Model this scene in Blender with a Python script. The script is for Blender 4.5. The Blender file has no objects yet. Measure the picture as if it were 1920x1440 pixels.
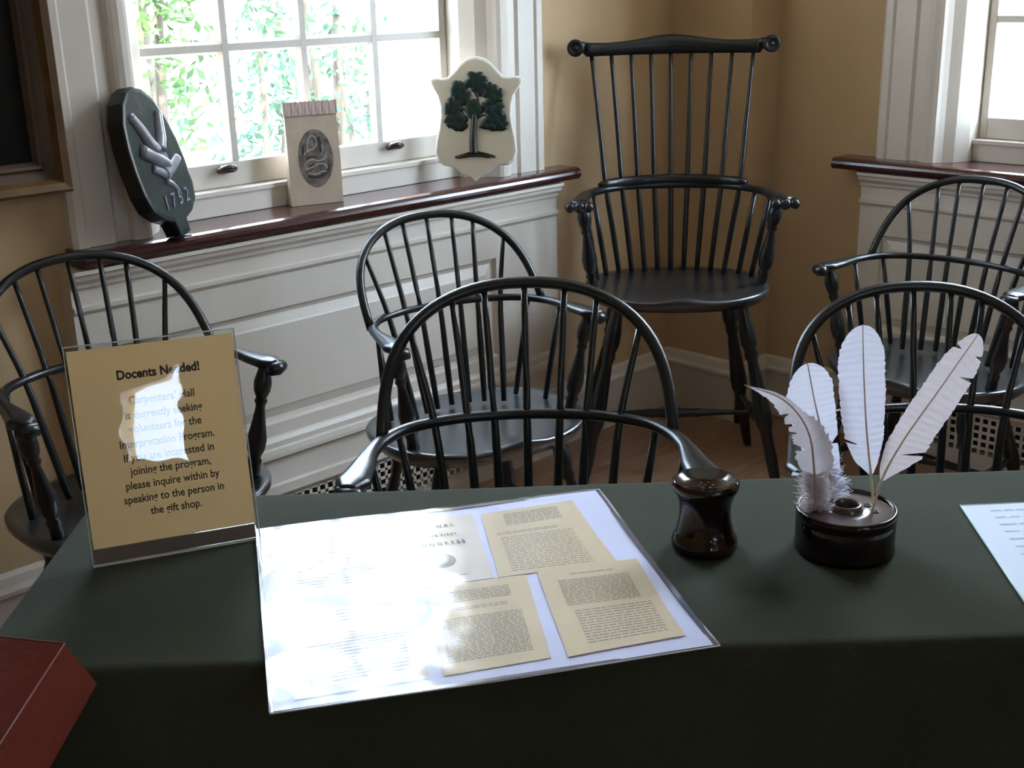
import bpy, bmesh, math, random
from math import sin, cos, pi, radians as R
from mathutils import Vector as V, Matrix
random.seed(7)
SC = bpy.context.scene
COL = SC.collection

# ------------------------------------------------------------ camera, sky, sun, exposure
# Room axes: X runs along the window wall to the right, Y out through it, Z up.
EYE = 1.45
PITCH = math.atan(752/2277.); YAW = math.atan2(2491, 2398); ROLL = 0.02625; FPX = 2277.0
fwd2 = V((cos(YAW), sin(YAW), 0)); rgt2 = V((sin(YAW), -cos(YAW), 0)); UP = V((0, 0, 1))
def CG(r, f, z=0.0):            # point given by distance to the right of / ahead of the viewer's spot
    return rgt2*r + fwd2*f + UP*z
fw = fwd2*cos(PITCH) - UP*sin(PITCH); up0 = fwd2*sin(PITCH) + UP*cos(PITCH)
cx = rgt2*cos(ROLL) - up0*sin(ROLL); cy = up0*cos(ROLL) + rgt2*sin(ROLL)
cd = bpy.data.cameras.new('camera'); cam = bpy.data.objects.new('camera', cd); COL.objects.link(cam)
m = Matrix.Identity(4)
for i in range(3):
    m[i][0] = cx[i]; m[i][1] = cy[i]; m[i][2] = -fw[i]
m[2][3] = EYE
cam.matrix_world = m
cd.sensor_width = 36; cd.lens = 36*FPX/1920; cd.clip_start = .02; cd.clip_end = 200
SC.camera = cam
SC.view_settings.view_transform = 'Standard'; SC.view_settings.look = 'None'
SC.view_settings.gamma = 1; SC.view_settings.exposure = 1.45
try: SC.view_settings.use_curve_mapping = False
except Exception: pass
SKY = 10.0
w = bpy.data.worlds.new('sky'); SC.world = w; w.use_nodes = True
bg = w.node_tree.nodes['Background']; bg.inputs[0].default_value = (.64, .80, 1, 1); 
_n = w.node_tree.nodes; _l = w.node_tree.links        # open bright sky to the right of the house, duller over the wooded garden
_t = _n.new('ShaderNodeTexCoord'); _d = _n.new('ShaderNodeVectorMath'); _d.operation = 'DOT_PRODUCT'; _d.inputs[1].default_value = (.85, -.45, .25)
_m = _n.new('ShaderNodeMapRange'); _m.inputs['From Min'].default_value = -.5; _m.inputs['From Max'].default_value = .85
_m.inputs['To Min'].default_value = SKY*.33; _m.inputs['To Max'].default_value = SKY*1.5
_l.new(_t.outputs['Generated'], _d.inputs[0]); _l.new(_d.outputs['Value'], _m.inputs['Value']); _l.new(_m.outputs[0], bg.inputs[1])
sd = bpy.data.lights.new('sun', 'SUN'); sd.energy = 9; sd.angle = R(2); sd.color = (1, .95, .86)
so = bpy.data.objects.new('sun', sd); COL.objects.link(so)
so.rotation_euler = V((.45, .55, -1.25)).to_track_quat('-Z', 'Y').to_euler()   # high sun from behind the house, lighting only the garden
def portal(loc, rotz, sx, sz, name='daylight_opening'):
    d = bpy.data.lights.new(name, 'AREA'); d.shape = 'RECTANGLE'; d.size = sx; d.size_y = sz; d.cycles.is_portal = True
    o = bpy.data.objects.new(name, d); COL.objects.link(o); o.location = loc
    o.rotation_euler = (R(-90), 0, rotz)      # area light faces its -Z: into the room
SC.cycles.max_bounces = 10; SC.cycles.diffuse_bounces = 6; SC.cycles.transparent_max_bounces = 16
SC.cycles.use_denoising = True; SC.cycles.sample_clamp_indirect = 8

# ------------------------------------------------------------ materials
def mat(name, col, rough=.5, spec=.5, metal=0, var=0, vscale=6, bump=0, bscale=60, coat=0, croug=.1, sheen=0, trans=0, col2=None, stretch=None):
    M = bpy.data.materials.new(name); M.use_nodes = True
    n = M.node_tree.nodes; l = M.node_tree.links; b = n['Principled BSDF']
    b.inputs['Base Color'].default_value = (*col, 1); b.inputs['Roughness'].default_value = rough
    b.inputs['Specular IOR Level'].default_value = spec; b.inputs['Metallic'].default_value = metal
    b.inputs['Coat Weight'].default_value = coat; b.inputs['Coat Roughness'].default_value = croug
    b.inputs['Sheen Weight'].default_value = sheen
    tc = n.new('ShaderNodeTexCoord'); mp = n.new('ShaderNodeMapping'); l.new(tc.outputs['Object'], mp.inputs[0])
    if stretch: mp.inputs['Scale'].default_value = stretch
    if var or col2:
        t = n.new('ShaderNodeTexNoise'); t.inputs['Scale'].default_value = vscale; t.inputs['Detail'].default_value = 5
        l.new(mp.outputs[0], t.inputs['Vector'])
        r = n.new('ShaderNodeValToRGB'); c2 = col2 or tuple(min(1, c*(1-var)) for c in col)
        c1 = col if col2 else tuple(min(1, c*(1+var)) for c in col)
        r.color_ramp.elements[0].position = .35; r.color_ramp.elements[1].position = .65
        r.color_ramp.elements[0].color = (*c1, 1); r.color_ramp.elements[1].color = (*c2, 1)
        l.new(t.outputs['Fac'], r.inputs[0]); l.new(r.outputs[0], b.inputs['Base Color'])
    if bump:
        t = n.new('ShaderNodeTexNoise'); t.inputs['Scale'].default_value = bscale; t.inputs['Detail'].default_value = 4
        l.new(mp.outputs[0], t.inputs['Vector'])
        bp = n.new('ShaderNodeBump'); bp.inputs['Strength'].default_value = bump; bp.inputs['Distance'].default_value = .01
        l.new(t.outputs['Fac'], bp.inputs['Height']); l.new(bp.outputs[0], b.inputs['Normal'])
    return M
def translucent(M, w, tint):
    n = M.node_tree.nodes; l = M.node_tree.links; out = n['Material Output']; b = n['Principled BSDF']
    t = n.new('ShaderNodeBsdfTranslucent'); t.inputs[0].default_value = (*tint, 1); mx = n.new('ShaderNodeMixShader'); mx.inputs[0].default_value = w
    l.new(b.outputs[0], mx.inputs[1]); l.new(t.outputs[0], mx.inputs[2]); l.new(mx.outputs[0], out.inputs[0])
def film_mat(name, tint=(1, 1, 1), ior=1.5, rough=.03, bump=0, bscale=8):
    M = bpy.data.materials.new(name); M.use_nodes = True
    n = M.node_tree.nodes; l = M.node_tree.links; n.remove(n['Principled BSDF']); out = n['Material Output']
    tr = n.new('ShaderNodeBsdfTransparent'); tr.inputs[0].default_value = (*tint, 1)
    gl = n.new('ShaderNodeBsdfGlossy'); gl.inputs['Roughness'].default_value = rough; gl.inputs[0].default_value = (1, 1, 1, 1)
    fr = n.new('ShaderNodeFresnel'); fr.inputs[0].default_value = ior; mx = n.new('ShaderNodeMixShader')
    ge = n.new('ShaderNodeNewGeometry'); ml = n.new('ShaderNodeMapRange')      # a thin sheet reflects alike from both sides
    ml.inputs['To Min'].default_value = ior; ml.inputs['To Max'].default_value = 1/ior
    l.new(ge.outputs['Backfacing'], ml.inputs['Value']); l.new(ml.outputs[0], fr.inputs[0])
    l.new(fr.outputs[0], mx.inputs[0]); l.new(tr.outputs[0], mx.inputs[1]); l.new(gl.outputs[0], mx.inputs[2]); l.new(mx.outputs[0], out.inputs[0])
    if bump:
        tc = n.new('ShaderNodeTexCoord'); t = n.new('ShaderNodeTexNoise'); t.inputs['Scale'].default_value = bscale; t.inputs['Detail'].default_value = 2
        l.new(tc.outputs['Object'], t.inputs['Vector']); bp = n.new('ShaderNodeBump'); bp.inputs['Strength'].default_value = bump; bp.inputs['Distance'].default_value = .02
        l.new(t.outputs['Fac'], bp.inputs['Height']); l.new(bp.outputs[0], gl.inputs['Normal']); l.new(bp.outputs[0], fr.inputs['Normal'])
    return M
PLASTER = mat('ochre_plaster', (.545, .39, .225), .75, .3, var=.06, vscale=2, bump=.15, bscale=30)
CREAM = mat('cream_paint', (.66, .60, .52), .42, .5, var=.04, vscale=3, bump=.08, bscale=25)
CREAM_D = mat('cream_paint_sash', (.60, .55, .48), .4, .5, var=.05, vscale=6)
CEIL = mat('ceiling_paint', (.62, .58, .50), .8, .2)
MAHOG = mat('dark_mahogany', (.035, .008, .008), .22, .6, col2=(.06, .014, .010), vscale=9, stretch=(2, 20, 20), coat=.4, croug=.15)
FLOORM = mat('pine_floor', (.26, .14, .085), .38, .5, col2=(.34, .20, .125), vscale=3, stretch=(1, 14, 1), bump=.1, bscale=20)
BLACKP = mat('black_green_paint', (.008, .010, .011), .30, .55, var=.2, vscale=14, bump=.06, bscale=40)
SEATM = mat('black_green_seat_paint', (.011, .015, .020), .30, .9, var=.3, vscale=10, bump=.1, bscale=18, coat=.6, croug=.28)
CLOTH = mat('dark_green_cloth', (.038, .043, .027), .9, .12, var=.10, vscale=5, bump=.25, bscale=420, sheen=.06)
GOLD = mat('worn_gilt_wood', (.17, .095, .032), .42, .5, col2=(.09, .045, .016), vscale=12, bump=.2, bscale=40)
GOLD2 = mat('dull_brown_moulding', (.085, .055, .035), .5, .4, var=.2)
CANVAS = mat('dark_oil_painting', (.004, .004, .004), .6, .08, col2=(.016, .013, .010), vscale=5)
KRAFT = mat('kraft_paper', (.52, .42, .32), .8, .2, var=.05, vscale=20, bump=.2, bscale=50)
INKP = mat('grey_print', (.09, .075, .065), .7, .2, col2=(.24, .20, .17), vscale=45)
PRINT = mat('black_ink', (.035, .028, .022), .7, .2)
PRINTG = mat('grey_text_ink', (.36, .32, .25), .8, .2)
BUFF = mat('buff_paper', (.50, .33, .155), .7, .25, var=.02, vscale=4)
CREAMPAP = mat('cream_page', (.74, .61, .41), .7, .2, var=.04, vscale=8)
PINKPAP = mat('pale_page', (.78, .70, .62), .7, .2)
WHITEP = mat('white_paper', (.74, .76, .95), .7, .2)
WHITEP2 = mat('blue_white_paper', (.60, .66, .78), .65, .3)
ACRY = film_mat('clear_acrylic', (.93, .94, .93), 1.5, .015, bump=.06, bscale=7)
FILM = film_mat('clear_laminate', (.97, .97, .99), 1.38, .10, bump=.16, bscale=7)
EDGE = mat('acrylic_edge', (.55, .55, .55), .15, .8)
PLEDGE = mat('clear_plastic_rim', (.16, .16, .20), .15, .7)
CERAM = mat('brown_glazed_stoneware', (.006, .0026, .002), .09, .45, col2=(.013, .0045, .003), vscale=20, croug=.05)
CERTOP = mat('worn_brown_glaze', (.055, .030, .024), .28, .5, col2=(.10, .06, .05), vscale=25, coat=.5, croug=.15)
FEATH = mat('white_feather', (.78, .76, .80), .75, .2, var=.03, vscale=30, bump=.10, bscale=160, stretch=(1, 1, 4))
FEATH2 = mat('cream_feather', (.74, .64, .62), .75, .2, var=.03, vscale=30, bump=.10, bscale=160, stretch=(1, 1, 4))
FEATH3 = mat('dusky_feather', (.62, .55, .56), .8, .2, var=.12, vscale=30, bump=.3, bscale=90)
QUILL = mat('horn_quill', (.72, .58, .40), .35, .5)
QUILLP = mat('pinkish_quill', (.50, .34, .30), .45, .4)
translucent(FEATH, .42, (.74, .74, .86)); translucent(FEATH2, .40, (.74, .66, .68)); translucent(FEATH3, .40, (.72, .66, .68)); translucent(BUFF, .42, (.74, .48, .23))
REDL = mat('red_leather', (.085, .012, .006), .75, .06, var=.15, vscale=8, bump=.15, bscale=60)
REDE = mat('red_pale_edge', (.17, .05, .035), .5, .4)
GREENL = mat('green_cast_iron', (.026, .042, .040), .3, .6, var=.2, vscale=20, bump=.15, bscale=30)
BLACKI = mat('black_edge_and_recess', (.006, .007, .007), .4, .5)
LEADG = mat('silvered_relief', (.30, .31, .36), .32, .7, metal=.3, var=.2, vscale=30)
SHC = mat('cream_shield_paint', (.58, .52, .40), .5, .4)
SHE = mat('white_shield_edge', (.78, .76, .70), .4, .5)
TREEG = mat('dark_green_relief', (.004, .017, .011), .45, .4, var=.3, vscale=60)
TRUNKM = mat('brown_green_relief', (.010, .018, .012), .45, .4, col2=(.02, .010, .006), vscale=50)
KNOB = mat('dark_red_pull', (.03, .010, .010), .3, .5)
GLASS = film_mat('window_glass', (.985, .995, .99), 1.45, .0)
LEAF = mat('garden_leaves', (.035, .085, .055), .6, .2, col2=(.06, .12, .06), vscale=.9)
LEAF2 = mat('yellow_green_leaves', (.085, .14, .03), .6, .2, col2=(.05, .11, .045), vscale=1.2)
BARK = mat('bark', (.10, .08, .06), .9)
PAVE = mat('pale_paving', (.55, .53, .48), .9, .2, var=.1, vscale=1)
OUTW = mat('white_garden_paint', (.62, .62, .60), .7, .3)
OUTG = mat('grey_stone', (.16, .16, .15), .8, .3)

# ------------------------------------------------------------ mesh helpers
class MB:
    def __init__(s): s.v = []; s.f = []; s.mi = []; s.sm = []; s.mats = []
    def _m(s, m):
        if m is None: return 0
        if m not in s.mats: s.mats.append(m)
        return s.mats.index(m)
    def add(s, vs, fs, m=None, smooth=False):
        o = len(s.v); s.v += [tuple(v) for v in vs]; k = s._m(m)
        for f in fs: s.f.append([i+o for i in f]); s.mi.append(k); s.sm.append(smooth)
    def box(s, a, b, m=None):
        x0, y0, z0 = [min(p, q) for p, q in zip(a, b)]; x1, y1, z1 = [max(p, q) for p, q in zip(a, b)]
        s.add([(x0,y0,z0),(x1,y0,z0),(x1,y1,z0),(x0,y1,z0),(x0,y0,z1),(x1,y0,z1),(x1,y1,z1),(x0,y1,z1)],
              [(0,3,2,1),(4,5,6,7),(0,1,5,4),(1,2,6,5),(2,3,7,6),(3,0,4,7)], m)
    def tube(s, pts, rad, m=None, n=10, hint=UP, cap=True, power=1.0):
        pts = [V(p) for p in pts]; N = len(pts)
        if not isinstance(rad, (list, tuple)): rad = [rad]*N
        vs = []
        for i, p in enumerate(pts):
            t = (pts[min(i+1, N-1)] - pts[max(i-1, 0)]).normalized()
            h = V(hint)
            if abs(t.dot(h)) > .97: h = V((1, 0, 0)) if abs(t.x) < .9 else V((0, 1, 0))
            a = t.cross(h).normalized(); b = a.cross(t).normalized()
            r = rad[i]; ra, rb = (r if isinstance(r, (list, tuple)) else (r, r))
            for k in range(n):
                an = 2*pi*k/n; c, q = cos(an), sin(an)
                c = math.copysign(abs(c)**power, c); q = math.copysign(abs(q)**power, q)
                vs.append(p + a*ra*c + b*rb*q)
        fs = [(i*n+k, i*n+(k+1) % n, (i+1)*n+(k+1) % n, (i+1)*n+k) for i in range(N-1) for k in range(n)]
        if cap: fs += [tuple(range(n))[::-1], tuple((N-1)*n+k for k in range(n))]
        s.add(vs, fs, m, True)
    def lathe(s, prof, c=(0, 0, 0), m=None, n=40):
        vs = [(c[0]+r*cos(2*pi*k/n), c[1]+r*sin(2*pi*k/n), c[2]+z) for r, z in prof for k in range(n)]
        fs = [(i*n+k, i*n+(k+1) % n, (i+1)*n+(k+1) % n, (i+1)*n+k) for i in range(len(prof)-1) for k in range(n)]
        s.add(vs, fs, m, True)
    def prism(s, out, y0, y1, m=None, smooth=False):      # outline in x,z, thickness in y
        n = len(out); vs = [(x, y0, z) for x, z in out] + [(x, y1, z) for x, z in out]
        s.add(vs, [tuple(range(n)), tuple(range(2*n-1, n-1, -1))], m)
        s.add(vs, [(i, i+n, (i+1) % n+n, (i+1) % n) for i in range(n)], m, smooth)
    def extx(s, prof, x0, x1, m=None):      # closed profile in (y,z) swept along x
        n = len(prof); vs = [(x0, y, z) for y, z in prof] + [(x1, y, z) for y, z in prof]
        s.add(vs, [tuple(range(n)), tuple(range(2*n-1, n-1, -1))] + [(i, (i+1) % n, (i+1) % n+n, i+n) for i in range(n)], m)
    def extz(s, prof, z0, z1, m=None):      # closed profile in (x,y) swept along z
        n = len(prof); vs = [(x, y, z0) for x, y in prof] + [(x, y, z1) for x, y in prof]
        s.add(vs, [tuple(range(n)), tuple(range(2*n-1, n-1, -1))] + [(i, (i+1) % n, (i+1) % n+n, i+n) for i in range(n)], m)
    def obj(s, name, m, parent=None, bevel=0, kind=None):
        me = bpy.data.meshes.new(name); me.from_pydata(s.v, [], s.f)
        ms = [x or m for x in s.mats] or [m]
        for x in ms: me.materials.append(x)
        me.polygons.foreach_set('material_index', s.mi); me.polygons.foreach_set('use_smooth', s.sm); me.update()
        bm = bmesh.new(); bm.from_mesh(me); bmesh.ops.recalc_face_normals(bm, faces=bm.faces); bm.to_mesh(me); bm.free()
        o = bpy.data.objects.new(name, me); COL.objects.link(o)
        if parent: o.parent = parent
        if bevel:
            md = o.modifiers.new('b', 'BEVEL'); md.width = bevel; md.segments = 2; md.limit_method = 'ANGLE'; md.angle_limit = R(40)
        if kind: o['kind'] = kind
        return o
def MBm(s_default): return MB()
def empty(name, loc=(0, 0, 0), rz=0, kind=None):
    o = bpy.data.objects.new(name, None); COL.objects.link(o); o.location = loc; o.rotation_euler = (0, 0, rz)
    o.empty_display_size = .1
    if kind: o['kind'] = kind
    return o
def tag(o, label, cat, group=None, kind=None):
    o['label'] = label; o['category'] = cat
    if group: o['group'] = group
    if kind: o['kind'] = kind
    return o
def copy_tree(o, parent=None):
    c = o.copy(); COL.objects.link(c)
    if parent: c.parent = parent
    for ch in [x for x in bpy.data.objects if x.parent == o]: copy_tree(ch, c)
    return c
def smooth_path(P, k=6):
    P = [V(p) for p in P]; out = []
    for i in range(len(P)-1):
        p0 = P[i-1] if i else P[0]*2-P[1]; p1, p2 = P[i], P[i+1]; p3 = P[i+2] if i+2 < len(P) else P[-1]*2-P[-2]
        for j in range(k):
            t = j/k
            out.append(.5*((2*p1)+(p2-p0)*t+(2*p0-5*p1+4*p2-p3)*t*t+(3*p1-p0-3*p2+p3)*t**3))
    out.append(P[-1]); return out
def lerp_tab(tab, t):
    for (a, ra), (b, rb) in zip(tab, tab[1:]):
        if t <= b: return ra+(rb-ra)*(t-a)/(b-a+1e-9)
    return tab[-1][1]
def turned(mb, p0, p1, prof, n=10, m=None):        # a turned post between two points
    p0, p1 = V(p0), V(p1); N = 34
    mb.tube([p0.lerp(p1, i/N) for i in range(N+1)], [lerp_tab(prof, i/N) for i in range(N+1)], m, n)
def text(name, body, size, parent, loc, rot, m, align='CENTER', depth=.0004, bold=0, xs=1, gap=1, shear=0):
    cu = bpy.data.curves.new(name, 'FONT'); cu.body = body; cu.size = size; cu.align_x = align; cu.extrude = depth; cu.offset = bold
    cu.space_character = gap; cu.resolution_u = 3; cu.shear = shear
    t = bpy.data.objects.new(name, cu); COL.objects.link(t)
    bpy.context.view_layer.update()
    me = bpy.data.meshes.new_from_object(t.evaluated_get(bpy.context.evaluated_depsgraph_get()))
    bpy.data.objects.remove(t); me.materials.clear(); me.materials.append(m)
    o = bpy.data.objects.new(name, me); COL.objects.link(o); o.parent = parent; o.location = loc; o.rotation_euler = rot; o.scale = (xs, 1, 1)
    return o

# ------------------------------------------------------------ room shell
WY = 2.60          # plaster face of the window wall
BX = 3.278         # pier face
CY = 2.29          # pier end
DX = 3.43          # plaster face of the right-hand wall
UA = 1.888; UD = 1.160        # window centres along their walls
LX, BY, CH = -2.3, -3.6, 3.35
WT = .34
ZS = 1.0; ZT = 2.95; HW = .55   # rough window opening
def wall_with_hole(name, x0, x1, cxs, rootm, hz0=ZS-.02):
    mb = MB(); xs = x0
    for c in cxs:
        mb.box((xs, 0, 0), (c-HW, WT, CH)); mb.box((c-HW, 0, 0), (c+HW, WT, .88)); mb.box((c-HW, 0, ZT), (c+HW, WT, CH)); xs = c+HW
    mb.box((xs, 0, 0), (x1, WT, CH))
    o = mb.obj(name, PLASTER, kind='structure'); o.matrix_world = rootm; return o
MA = Matrix.Translation((0, WY, 0))
MD = Matrix.Translation((DX, 0, 0)) @ Matrix.Rotation(-pi/2, 4, 'Z')      # local x -> -Y, local y -> +X
MBk = Matrix.Translation((0, BY, 0)) @ Matrix.Rotation(pi, 4, 'Z')          # back wall: local x -> -X
ML = Matrix.Translation((LX, 0, 0)) @ Matrix.Rotation(pi/2, 4, 'Z')
wall_with_hole('wall_window', LX-WT, BX, [UA], MA)
wall_with_hole('wall_right', -CY, -BY+WT, [-UD], MD)
mb = MB(); x0 = -DX-WT       # back wall: one tall window and a small square one
mb.box((x0, 0, 0), (-.2-HW, WT, CH)); mb.box((-.2-HW, 0, 0), (-.2+HW, WT, .88)); mb.box((-.2-HW, 0, ZT), (-.2+HW, WT, CH))
mb.box((-.2+HW, 0, 0), (1.05, WT, CH)); mb.box((1.05, 0, 0), (1.50, WT, 1.34)); mb.box((1.05, 0, 1.84), (1.50, WT, CH)); mb.box((1.50, 0, 0), (-LX+WT, WT, CH))
o = mb.obj('wall_back', PLASTER, kind='structure'); o.matrix_world = MBk
mb = MB(); mb.box((BY, 0, 0), (WY+WT, WT, CH)); o = mb.obj('wall_left', PLASTER, kind='structure'); o.matrix_world = ML
mb = MB(); mb.box((BX, CY, 0), (DX+WT, WY+WT, CH)); mb.obj('wall_pier', PLASTER, kind='structure')
mb = MB(); mb.box((LX-WT, BY-WT, -.12), (DX+WT, WY+WT, 0)); mb.obj('floor', FLOORM, kind='structure')
mb = MB(); mb.box((LX-WT, BY-WT, CH), (DX+WT, WY+WT, CH+.12)); mb.obj('ceiling', CEIL, kind='structure')

BB = [(0, 0), (-.022, 0), (-.022, .155), (-.030, .160), (-.030, .170), (-.020, .180), (-.014, .200), (0, .208)]
def baseboard(name, x0, x1, M_):
    mb = MB(); mb.extx(BB, x0, x1, CREAM); o = mb.obj(name, CREAM, kind='structure'); o.matrix_world = M_
baseboard('baseboard_window_left', LX, UA-.758, MA); baseboard('baseboard_window_right', UA+.758, BX, MA)
baseboard('baseboard_pier', -WY, -CY+.022, Matrix.Translation((BX, 0, 0)) @ Matrix.Rotation(-pi/2, 4, 'Z'))
baseboard('baseboard_pier_end', BX-.022, DX, Matrix.Translation((0, CY, 0)))
baseboard('baseboard_right_far', -CY, -UD-.758, MD); baseboard('baseboard_right_near', -UD+.758, -BY, MD)
baseboard('baseboard_left', BY, WY, ML); baseboard('baseboard_back', -DX, -LX, MBk)

def window_unit(no, u, M_):
    root = empty('window_%d' % no, kind='structure'); root.matrix_world = M_ @ Matrix.Translation((u, 0, 0))
    # casing on both sides of the opening, standing on the sill
    for s in (-1, 1):
        mb = MB()
        pr = [(.745, .0), (.745, -.030), (.735, -.038), (.715, -.038), (.708, -.032), (.645, -.032), (.636, -.024), (.606, -.024), (.600, -.036),
              (.592, -.040), (.580, -.044), (.566, -.042), (.556, -.036), (.550, -.026), (.540, -.012), (.515, .010), (.4905, .05), (.4905, .17), (.549, .17), (.549, .0)]
        mb.extz([(s*x, y) for x, y in pr], .9145, ZT+.12)
        mb.obj('casing', CREAM, root)
    mb = MB(); mb.box((-.77, -.058, ZT+.12), (.77, 0, ZT+.30)); mb.box((-.80, -.075, ZT+.30), (.80, 0, ZT+.34)); mb.box((-.489, 0, ZT-.0), (.489, .16, ZT+.02)); mb.obj('window_head', CREAM, root)
    # fixed board under the sash
    mb = MB(); mb.box((-.489, .072, .9145), (.489, .15, .978)); mb.box((-.489, .066, .965), (.489, .075, .978)); mb.obj('stool_board', CREAM, root, .002)
    # lower sash: 4 panes wide, two rows; upper sash the same
    def sash(z0, z1, yb, rows, bot, top, nm):
        mb = MB(); y0, y1 = yb-.014, yb+.018
        mb.box((-.489, y0, z0), (-.465, y1, z1)); mb.box((.465, y0, z0), (.489, y1, z1))
        mb.box((-.465, y0, z0), (.465, y1, z0+bot)); mb.box((-.465, y0, z1-top), (.465, y1, z1))
        f = mb.obj(nm, CREAM_D, root, .003)
        mt = MB(); pr = [(-.0155, .006), (-.009, -.014), (.009, -.014), (.0155, .006), (.006, .016), (-.006, .016)]
        for i in (1, 2, 3):
            x = -.465+.930*i/4; mt.extz([(x+a, yb+b) for a, b in pr], z0+bot, z1-top)
        gh = (z1-top-z0-bot)/rows
        for j in range(1, rows):
            z = z0+bot+gh*j; mt.extx([(yb+b+.0012, z+a) for a, b in pr], -.465, .465)
        mt.obj('muntin', CREAM_D, f)
        g = MB(); g.add([(-.465, yb+.004, z0+bot), (.465, yb+.004, z0+bot), (.465, yb+.004, z1-top), (-.465, yb+.004, z1-top)], [(0, 1, 2, 3)]); g.obj('glass_pane', GLASS, f)
        return f
    lo = sash(.979, 1.905, .117, 3, .061, .035, 'lower_sash')
    up = sash(1.870, ZT, .156, 4, .035, .05, 'upper_sash')
    for x in (-.27, .27):
        k = MB(); pts = [(x-.020, .092, 1.022), (x-.018, .082, 1.026), (x-.008, .076, 1.030), (x+.008, .076, 1.030), (x+.018, .082, 1.026), (x+.020, .092, 1.022)]
        k.tube(smooth_path(pts, 3), [(.009, .008)]*16, KNOB, 8)
        k.box((x-.017, .085, 1.016), (x+.017, .098, 1.034)); k.obj('sash_lift', KNOB, lo)
    return root
def wainscot(no, u, M_):
    T = M_ @ Matrix.Translation((u, 0, 0)); W = .775; P = -.05; GX = -.30 if no == 1 else -.50
    mb = MB()
    pr = [(0, 0), (0, .875), (P-.032, .875), (P-.032, .866), (P-.024, .862), (P-.022, .852), (P-.010, .842), (P-.008, .833), (P, .830),
          (P, .792), (P-.009, .789), (P-.009, .780), (P-.003, .774), (P, .770), (P, .685), (P, .685)]
    # upper moulded part, panel frame, lower mouldings
    mb.extx([(0, .685)]+pr[1:15]+[(P, .685)], -W, W)
    mb.extx([(0, .385), (P, .385), (P, .352), (P-.006, .349), (P-.013, .340), (P-.013, .326), (P-.019, .322), (P-.022, .310), (P-.022, .300), (P-.006, .292),
             (P-.006, .225), (P-.016, .221), (P-.016, .196), (P-.004, .185), (P-.004, .182), (0, .182)][::-1], -W, W)
    mb.box((-W, P, .385), (-.70, 0, .685)); mb.box((.515, P, .385), (W, 0, .685))
    # sunk panel with a bevelled raised field
    x0, x1, z0, z1 = -.70, .515, .385, .685
    rings = [(0, P), (.006, P+.010), (.016, P+.012), (.040, P+.004), (.044, P+.001)]
    vs = []; 
    for d, y in rings: vs += [(x0+d, y, z0+d), (x1-d, y, z0+d), (x1-d, y, z1-d), (x0+d, y, z1-d)]
    fs = [(i*4+k, i*4+(k+1) % 4, i*4+4+(k+1) % 4, i*4+4+k) for i in range(len(rings)-1) for k in range(4)]+[(16, 17, 18, 19)]
    mb.add(vs, fs)
    mb.box((-W, P-.004, 0), (W, 0, .055)); mb.box((-W, P-.004, .055), (GX, 0, .182)); mb.box((.50, P-.004, .055), (W, 0, .182))
    o = mb.obj('trim_%d' % no, CREAM, kind='structure'); o.matrix_world = T
    s = MB(); pr = [(.105, .878), (-.075, .878), (-.086, .881), (-.092, .889), (-.094, .8965), (-.092, .904), (-.086, .911), (-.075, .914), (.105, .914)]
    s.extx(pr, *((-.75, .84) if no == 1 else (-.86, .79))); s.obj('window_sill', MAHOG, None)
    sl = bpy.data.objects['window_sill'] if no == 1 else s_last()
    return T
def s_last(): return [o for o in bpy.data.objects if o.name.startswith('window_sill')][-1]
def vent(T, label, x0=-.298):
    root = empty('floor_grille'); root.matrix_world = T
    tag(root, label, 'grille')
    g = MB(); x1, z0, z1, y = .498, .057, .180, -.054
    nx, nz = int((x1-x0)/.0249), 5; px = (x1-x0)/nx; pz = (z1-z0)/nz; b = .0042
    for i in range(nx+1): g.box((x0+i*px-b, y, z0), (x0+i*px+b, y+.005, z1))
    for j in range(nz+1): g.box((x0, y, z0+j*pz-b), (x1, y+.005, z0+j*pz+b))
    g.obj('lattice', CREAM, root)
    k = MB(); k.box((x0, -.012, z0), (x1, -.008, z1)); k.obj('recess_shade_sheet', BLACKI, root)  # black sheet stands in for the shade of the recess behind the lattice
for no, u, M_, lab in ((1, UA, MA, 'left window'), (2, -UD, MD, 'right window')):
    window_unit(no, u, M_); T = wainscot(no, u, M_)
    sl = s_last(); sl.matrix_world = T
    tag(sl, 'dark mahogany sill with rounded nosing under the wide %s' % lab if no == 1 else 'dark mahogany sill under the %s cut by the frame edge' % lab, 'window sill')
    vent(T, 'painted square-hole floor grille low in the panelling under the %s' % lab, -.298 if no == 1 else -.498)
w3 = window_unit(3, -.2, MBk)
for a, b in ((-.485, -.004), (.004, .485)):
    mb = MB(); mb.box((a, -.01, .93), (b, .012, 2.62)); mb.box((a+.06, -.02, 1.0), (b-.06, -.008, 1.55)); mb.box((a+.06, -.02, 1.63), (b-.06, -.008, 2.55)); mb.obj('unseen_shutter', CREAM, w3)  # unseen leaves added to cut the daylight from the back window
mb = MB(); mb.box((1.05, .02, 1.34), (1.08, .1, 1.84)); mb.box((1.47, .02, 1.34), (1.50, .1, 1.84)); mb.box((1.08, .02, 1.34), (1.47, .1, 1.37)); mb.box((1.08, .02, 1.81), (1.47, .1, 1.84))
o = mb.obj('window_4', CREAM, kind='structure'); o.matrix_world = MBk
portal(V((UA, WY+WT-.02, (ZS+ZT)/2)), 0, 1.05, ZT-ZS)
portal(V((DX+WT-.02, UD, (ZS+ZT)/2)), -pi/2, 1.05, ZT-ZS)
portal(V((.2, BY-WT+.02, (ZS+ZT)/2)), pi, 1.05, ZT-ZS); portal(V((-1.275, BY-WT+.02, 1.59)), pi, .45, .5)

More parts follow.
